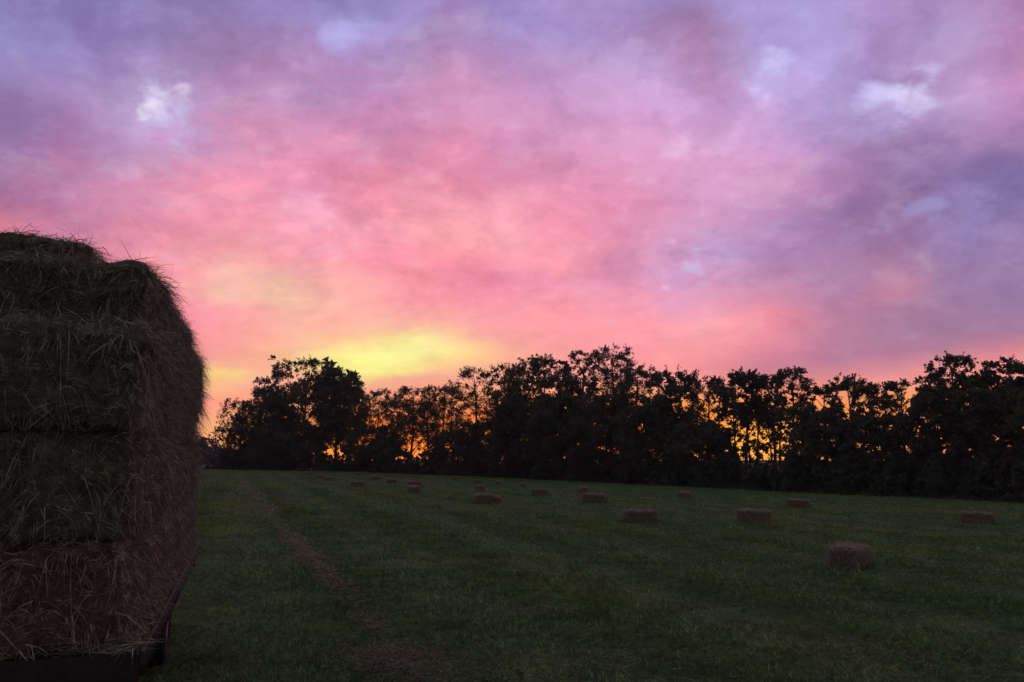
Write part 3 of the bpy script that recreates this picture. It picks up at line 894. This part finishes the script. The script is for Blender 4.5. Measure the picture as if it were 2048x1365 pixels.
def tree(px, top, wpx, bottom, back, kind, label, name="broadleaf_tree", group="trees along the field edge", dens=1.0, lean=0.0):
    bx = np.interp(px, [430, 700, 1000, 1200, 1400, 1600, 2100], [939, 943, 955, 965, 975, 985, 1008])
    g = ground_at(px, bx)
    Y = g[1] + back
    X = ray(px, 900)[0] * Y
    Z = float(gz(X, Y))
    H = CAMZ + ray(px, top)[2] * Y - Z
    zb = max(.3, CAMZ + ray(px, bottom)[2] * Y - Z)
    Wd = wpx / F * Y
    root = bpy.data.objects.new(name, None); COL.objects.link(root)
    root.location = (X, Y, Z)
    tag(root, label, "tree", group)
    G = Geo()
    tr = max(.07, .018 * H)
    nseg = 7
    ts = np.linspace(0, 1, nseg)
    wob = np.stack([np.sin(ts * 4 + px) * .02 * H + lean * ts * H, np.cos(ts * 3 + px) * .02 * H, ts * H * .9 - .15], 1)
    G.tube(wob, tr * (1 - .8 * ts) * (1 + .5 * np.exp(-ts * 14)), 8)
    # clump centres inside an envelope
    ch = H - zb
    if kind == "dense":   nc, cr, nl, ls = int(2.7 * Wd * ch), (.6, 1.1), 225, .195
    elif kind == "poplar": nc, cr, nl, ls = int(3.1 * Wd * ch), (.5, .92), 125, .165
    else:                 nc, cr, nl, ls = int(1.95 * Wd * ch), (.5, 1.0), 112, .165
    nc = max(24, int(nc * dens))
    u = rng.uniform(size=(nc * 12, 3)) * 2 - 1
    rr = np.linalg.norm(u[:, :2], axis=1)
    h = (u[:, 2] + 1) / 2
    if kind == "poplar": prof = np.clip(1.2 * np.sqrt(np.clip(1 - h ** 3.6, 0, 1)) * (.7 + .4 * np.clip(h * 2.5, 0, 1)), 0, 1.12)
    elif kind == "airy": prof = np.clip(1 - np.abs(2 * np.clip(h, 0, 1) ** .75 - 1) ** 2.6, 0, 1) ** .5 * 1.08
    else: prof = np.clip(np.sqrt(np.clip(1 - h ** 3.0, 0, 1)) * (.75 + .3 * np.clip(h * 3, 0, 1)), 0, 1.05)
    # lobes break the outline
    th = np.arctan2(u[:, 1], u[:, 0])
    prof = prof * (1 + .22 * np.sin(th * 3 + h * 9 + px) + .14 * np.sin(th * 5 - h * 14 + px * 2))
    ok = (rr < prof) & (rng.uniform(size=len(rr)) < .35 + .65 * (rr / (prof + 1e-6)) ** 1.5)
    u = u[ok][:nc]; h = h[ok][:nc]
    C = np.stack([u[:, 0] * Wd / 2 + lean * (zb + h * ch), u[:, 1] * Wd / 2 * .9, zb + h * ch], 1)
    R = rng.uniform(*cr, len(C)) * np.clip(Wd / 5.5, .55, 1.25)
    C[:, 2] = np.minimum(C[:, 2], H - R * .55)
    # leading sprigs up through the top
    m = 10
    sp = np.stack([rng.uniform(-.3, .3, m) * Wd + lean * H, rng.uniform(-.3, .3, m) * Wd, H - rng.uniform(.02, .13, m) * ch - .35], 1)
    C = np.concatenate([C, sp]); R = np.concatenate([R, rng.uniform(.4, .75, m)])
    # limbs: to a spread of clumps
    sel = rng.choice(len(C), min(len(C), 34 if kind != "dense" else 26), replace=False)
    for i in sel:
        c = C[i]
        t0 = np.clip((c[2] - np.hypot(c[0], c[1]) * rng.uniform(.5, 1.0)) / (H * .9), .12, .9)
        a = np.array([np.interp(t0, ts, wob[:, k_]) for k_ in range(3)])
        mid = a * .5 + c * .5 + rng.normal(0, .12, 3) + np.array([0, 0, .1])
        r0 = tr * (1 - .8 * t0) * .5
        G.tube([a, a * .75 + mid * .25 + rng.normal(0, .03, 3), mid, c], [r0, r0 * .8, r0 * .5, .012], 5)
    link("trunk", G.mesh("trunk", M_bark, True), root)
    v, q = leaves(C, ls, nl, R)
    v[:, 2] = np.maximum(v[:, 2], .05)
    link("crown", mesh_np("crown", v, [q], LEAF[kind]), root)
    return root


D_, A_, P_ = "dense", "airy", "poplar"
T = [
    # px, top, width, bottom, back, kind, label
    (470, 856, 64, 904, 1, A_, "low end tree with long drooping branches, outermost on the left", "broadleaf_tree", "trees along the field edge", 1.2, -.06),
    (478, 798, 90, 905, 3, A_, "small spreading tree at the left end of the tree line, open branches reaching left"),
    (533, 772, 110, 915, 4, D_, "shoulder-high dark tree leaning against the left flank of the big domed tree"),
    (612, 714, 205, 900, 6, D_, "big domed dark tree under the yellow cloud, tallest at the left end", "broadleaf_tree", "trees along the field edge", .78),
    (676, 732, 100, 880, 5, D_, "leafy tree filling the right flank of the big domed one"),
    (752, 776, 120, 890, 6, A_, "thin leafy tree just right of the big domed one, with orange light below"),
    (822, 774, 110, 880, 5, A_, "airy tree with the sunset glowing through the middle of its crown"),
    (884, 768, 90, 880, 8, A_, "airy low-topped tree left of the feathery tall one, light showing through"),
    (948, 735, 95, 885, 5, A_, "feathery tree rising left of the broad rounded one, lit from behind"),
    (1012, 726, 85, 900, 7, A_, "leafy tree tucked against the left side of the broad rounded one"),
    (1085, 713, 175, 905, 6, D_, "broad rounded dark tree with the smoothest outline in the row"),
    (1166, 702, 66, 880, 9, P_, "spiky-topped tree behind the right shoulder of the broad rounded one"),
    (1224, 691, 105, 890, 8, P_, "tallest tree of the middle, topped with upright leafy tufts"),
    (1278, 728, 90, 895, 6, P_, "tufted tree sloping down right of the tallest middle tree"),
    (1345, 742, 120, 900, 6, D_, "dense tree left of the bright orange gap in the canopy"),
    (1418, 752, 86, 835, 9, A_, "thin tree with orange sky blazing under its crown"),
    (1494, 740, 96, 850, 7, D_, "dark upright tree standing over the lit gap between bare trunks"),
    (1546, 752, 58, 850, 9, P_, "slim tree between the dark upright one and the puff-topped one"),
    (1588, 733, 82, 860, 7, P_, "puff-topped tree with its round head standing clear of its neighbours"),
    (1655, 764, 74, 880, 8, P_, "low ragged tree right of the puff-topped one"),
    (1702, 750, 80, 880, 8, P_, "clumpy pale tree with orange light along its underside"),
    (1748, 768, 66, 850, 6, A_, "flat-topped small tree beside the notch of bright sky"),
    (1812, 755, 92, 890, 6, A_, "layered airy tree right of the notch of bright sky"),
    (1876, 738, 70, 890, 8, P_, "narrow tufted tree at the left side of the tallest right-hand tree"),
    (1914, 700, 92, 890, 6, P_, "tallest tree at the right, with a round tufted head"),
    (1968, 736, 100, 890, 5, D_, "dark bushy tree between the two tallest trees on the right"),
    (2028, 713, 95, 890, 6, P_, "tufted tree cut by the right edge of the picture"),
    (2085, 722, 90, 890, 5, D_, "dark tree just beyond the right edge of the picture"),
]
T += [
    (856, 792, 100, 905, 13, A_, "hazy tree behind the two airy ones, low over the brightest light"),
    (790, 800, 90, 915, 14, A_, "far thin tree behind the gap between the thin tree and the glowing one"),
    (1442, 768, 70, 900, 15, A_, "far thin tree seen inside the blazing orange gap"),
    (1472, 800, 60, 955, 14, A_, "sapling left of the bare trunks, speckled with light"),
    (1518, 790, 66, 965, 12, A_, "sapling among the bare trunks in the lit gap"),
    (1562, 800, 66, 965, 15, A_, "sapling right of the bare trunks, under the puff-topped tree"),
    (1496, 812, 50, 968, 9, A_, "slender sapling before the bare trunks at the left of the lit gap"),
    (1540, 818, 50, 968, 9, A_, "slender sapling before the bare trunks at the right of the lit gap"),
    (1775, 788, 70, 900, 13, A_, "far thin tree across the notch of bright sky"),
]
for a in T:
    tree(*a)
# lower trees standing in front of the row
T2 = [
    (580, 838, 130, 925, 2, "low round tree in front of the big domed tree, left of its glowing gap"),
    (752, 852, 110, 930, 2, "low dark tree in front of the thin tree with orange light"),
    (905, 862, 90, 930, 3, "low rounded tree below the airy trees, left of the feathery one"),
    (960, 842, 84, 930, 2, "small round tree in front of the feathery tall one"),
    (1030, 800, 120, 935, 2, "mid-height dark tree in front of the broad rounded one's left side"),
    (1120, 790, 140, 940, 2, "mid-height dark tree in front of the broad rounded one's right side"),
    (1215, 790, 140, 945, 2, "mid-height dark tree at the foot of the tallest middle tree"),
    (1300, 800, 130, 950, 2, "mid-height tree in front of the dense tree left of the orange gap"),
    (1395, 842, 120, 955, 3, "low dark tree below the blazing orange gap"),
    (1440, 862, 70, 955, 4, "low narrow tree left of the lit bare trunks"),
    (1638, 806, 130, 970, 3, "mid-height dark tree right of the lit bare trunks"),
    (1722, 826, 120, 975, 3, "mid-height dark tree below the clumpy pale one"),
    (1800, 826, 110, 980, 3, "mid-height dark tree below the layered airy one"),
    (1880, 772, 130, 985, 3, "mid-height dark tree in front of the narrow tufted one"),
    (1965, 776, 130, 990, 2, "mid-height dark tree in front of the bushy right-hand tree"),
    (2050, 776, 130, 995, 2, "mid-height dark tree at the right end of the row"),
]
for (px, top, w, bot, back, lab) in T2:
    tree(px, top, w, bot, back, D_, lab, name="understorey_tree", group="lower trees in front of the row", dens=1.15)


def bush(px, top, wpx, label, back=1.0):
    bx = np.interp(px, [430, 700, 1000, 1200, 1400, 1600, 2100], [939, 943, 955, 965, 975, 985, 1008])
    g = ground_at(px, bx)
    Y = g[1] + back
    X = ray(px, 900)[0] * Y; Z = float(gz(X, Y))
    H = CAMZ + ray(px, top)[2] * Y - Z
    Wd = wpx / F * Y
    root = bpy.data.objects.new("shrub", None); COL.objects.link(root); root.location = (X, Y, Z)
    tag(root, label, "shrub", "shrubs along the foot of the trees")
    nc = int(5.0 * Wd * H) + 30
    u = rng.uniform(-1, 1, (nc, 3)); h = rng.uniform(0, 1, nc)
    pr = np.sqrt(1 - h ** 2.2) * (1 + .2 * np.sin(u[:, 0] * 7 + px))
    C = np.stack([u[:, 0] * pr * Wd / 2, u[:, 1] * pr * min(Wd / 2, 1.6), h * H * (1 - .12 * np.abs(np.sin(u[:, 0] * 5 + px)))], 1)
    R = rng.uniform(.3, .55, nc)
    v, q = leaves(C, .21, 170, R)
    v[:, 2] = np.maximum(v[:, 2], .02)
    G = Geo()
    for i in rng.choice(nc, 12, replace=False):
        c = C[i]
        G.tube([(c[0] * .3, c[1] * .3, -.1), c * np.array([.6, .6, .5]), c], [.04, .025, .008], 5)
    link("stems", G.mesh("stems", M_bark), root)
    link("foliage", mesh_np("foliage", v, [q], LEAF["bush"]), root)


B = [
    (455, 900, 70, "outermost shrub by the far road at the left end of the trees"),
    (530, 886, 100, "shrub under the left flank of the big domed tree"),
    (622, 884, 110, "shrub straight under the big domed tree, below its glowing gap"),
    (705, 890, 100, "shrub right below the small orange gap beside the big domed tree"),
    (790, 898, 110, "wide shrub below the airy tree with glowing crown"),
    (868, 904, 90, "shrub with weeds before it, left of the pale bale at the tree foot"),
    (945, 892, 100, "shrub under the feathery tree, behind the notched bale"),
    (1030, 890, 110, "shrub at the left foot of the broad rounded tree"),
    (1110, 892, 110, "shrub at the right foot of the broad rounded tree"),
    (1195, 895, 110, "shrub below the tallest middle tree"),
    (1280, 900, 110, "shrub behind the large broadside bale"),
    (1360, 905, 110, "shrub below the blazing orange gap, left of the bare trunks"),
    (1440, 915, 100, "shrub at the left side of the lit bare trunks"),
    (1525, 938, 100, "low shrub at the foot of the lit bare trunks"),
    (1610, 905, 110, "shrub at the right side of the lit bare trunks"),
    (1700, 908, 120, "shrub under the clumpy pale tree"),
    (1795, 905, 120, "shrub below the notch of bright sky"),
    (1890, 905, 120, "shrub below the tallest right-hand tree"),
    (1985, 905, 130, "shrub below the bushy right-hand tree"),
    (2075, 905, 120, "last shrub at the right end of the trees"),
]
for a in B:
    bush(*a)

# undergrowth on the wood floor behind the shrubs
m = 1500
upx = rng.uniform(440, 2120, m)
ug = np.array([ground_at(p, np.interp(p, [430, 700, 1000, 1200, 1400, 1600, 2100], [939, 943, 955, 965, 975, 985, 1008]))[:2] for p in np.linspace(440, 2120, 50)])
X = np.interp(upx, np.linspace(440, 2120, 50), ug[:, 0]); Yw = np.interp(upx, np.linspace(440, 2120, 50), ug[:, 1]) + rng.uniform(2.5, 8, m)
X = X * Yw / np.interp(upx, np.linspace(440, 2120, 50), ug[:, 1])
C = np.stack([X, Yw, gz(X, Yw) + rng.uniform(.1, 1.0, m)], 1)
v, q = leaves(C, .24, 70, rng.uniform(.6, 1.0, m))
tag(link("undergrowth", mesh_np("undergrowth", v, [q], LEAF["bush"])), "dark tangled undergrowth on the floor beneath the trees", "undergrowth", kind="stuff")

# tall weeds where the mown grass meets the trees
G = Geo()
m = 9000
px = rng.uniform(440, 2100, m)
bxs = np.interp(px, [430, 700, 1000, 1200, 1400, 1600, 2100], [939, 943, 955, 965, 975, 985, 1008])
gpx = np.linspace(440, 2100, 60)
gp = np.array([ground_at(p, np.interp(p, [430, 700, 1000, 1200, 1400, 1600, 2100], [939, 943, 955, 965, 975, 985, 1008])) for p in gpx])
x = np.interp(px, gpx, gp[:, 0]) + rng.normal(0, .5, m); y = np.interp(px, gpx, gp[:, 1]) + rng.normal(-.2, .8, m)
big = np.clip(.5 + .9 * wave_noise(np.stack([x, y, 0 * x], 1), .5, 91, 2), .15, 1.4)
base = np.stack([x, y, gz(x, y) - .02], 1)
G.add(*strands(base, np.stack([rng.normal(0, .35, m), rng.normal(0, .35, m), np.ones(m)], 1), rng.uniform(.3, .95, m) * big, rng.uniform(.03, .07, m), rng.uniform(0, .4, m)))
tag(link("weeds", G.mesh("weeds", M_weed)), "rough tall weeds growing where the mown grass meets the trees", "weeds", kind="stuff")

# thin evening haze over the field
g = Geo(); g.box((-420, -60, -4.2), (420, 420, 20))
hm, nt = mat_new("evening_haze")
pv = N(nt, "ShaderNodeVolumePrincipled"); pv.inputs["Color"].default_value = (.9, .88, .9, 1); pv.inputs["Density"].default_value = .00022
pv.inputs["Anisotropy"].default_value = .35
ho = N(nt, "ShaderNodeOutputMaterial"); nt.links.new(pv.outputs[0], ho.inputs["Volume"])
tag(link("haze", g.mesh("haze", hm)), kind="stuff")

# far woods past the road
c = ground_at(400, 921)
m = 1000
X = rng.uniform(-150, -58, m); Yw = 215 + rng.normal(0, 9, m)
Hh = 6.0 + 2.2 * np.sin(X * .11) + 1.2 * np.sin(X * .37 + 1)
C = np.stack([X, Yw, rng.uniform(0, 1, m) ** .8 * Hh + gz(X, Yw)], 1)
v, q = leaves(C, .55, 60, rng.uniform(1.2, 2.2, m))
G = Geo(); G.add(v, q)
for i in range(14):
    xx = -148 + i * 6.4; G.tube([(xx, 215, gz(xx, 215) - .3), (xx + .3, 215, gz(xx, 215) + 5)], [.25, .1], 6)
tag(link("distant_woods", G.mesh("distant_woods", M_wood_far)), "dim far-off woods beyond the pale road", "woods", kind="stuff")

sc.cycles.use_denoising = True
sc.cycles.denoiser = 'OPENIMAGEDENOISE'
sc.cycles.max_bounces = 6
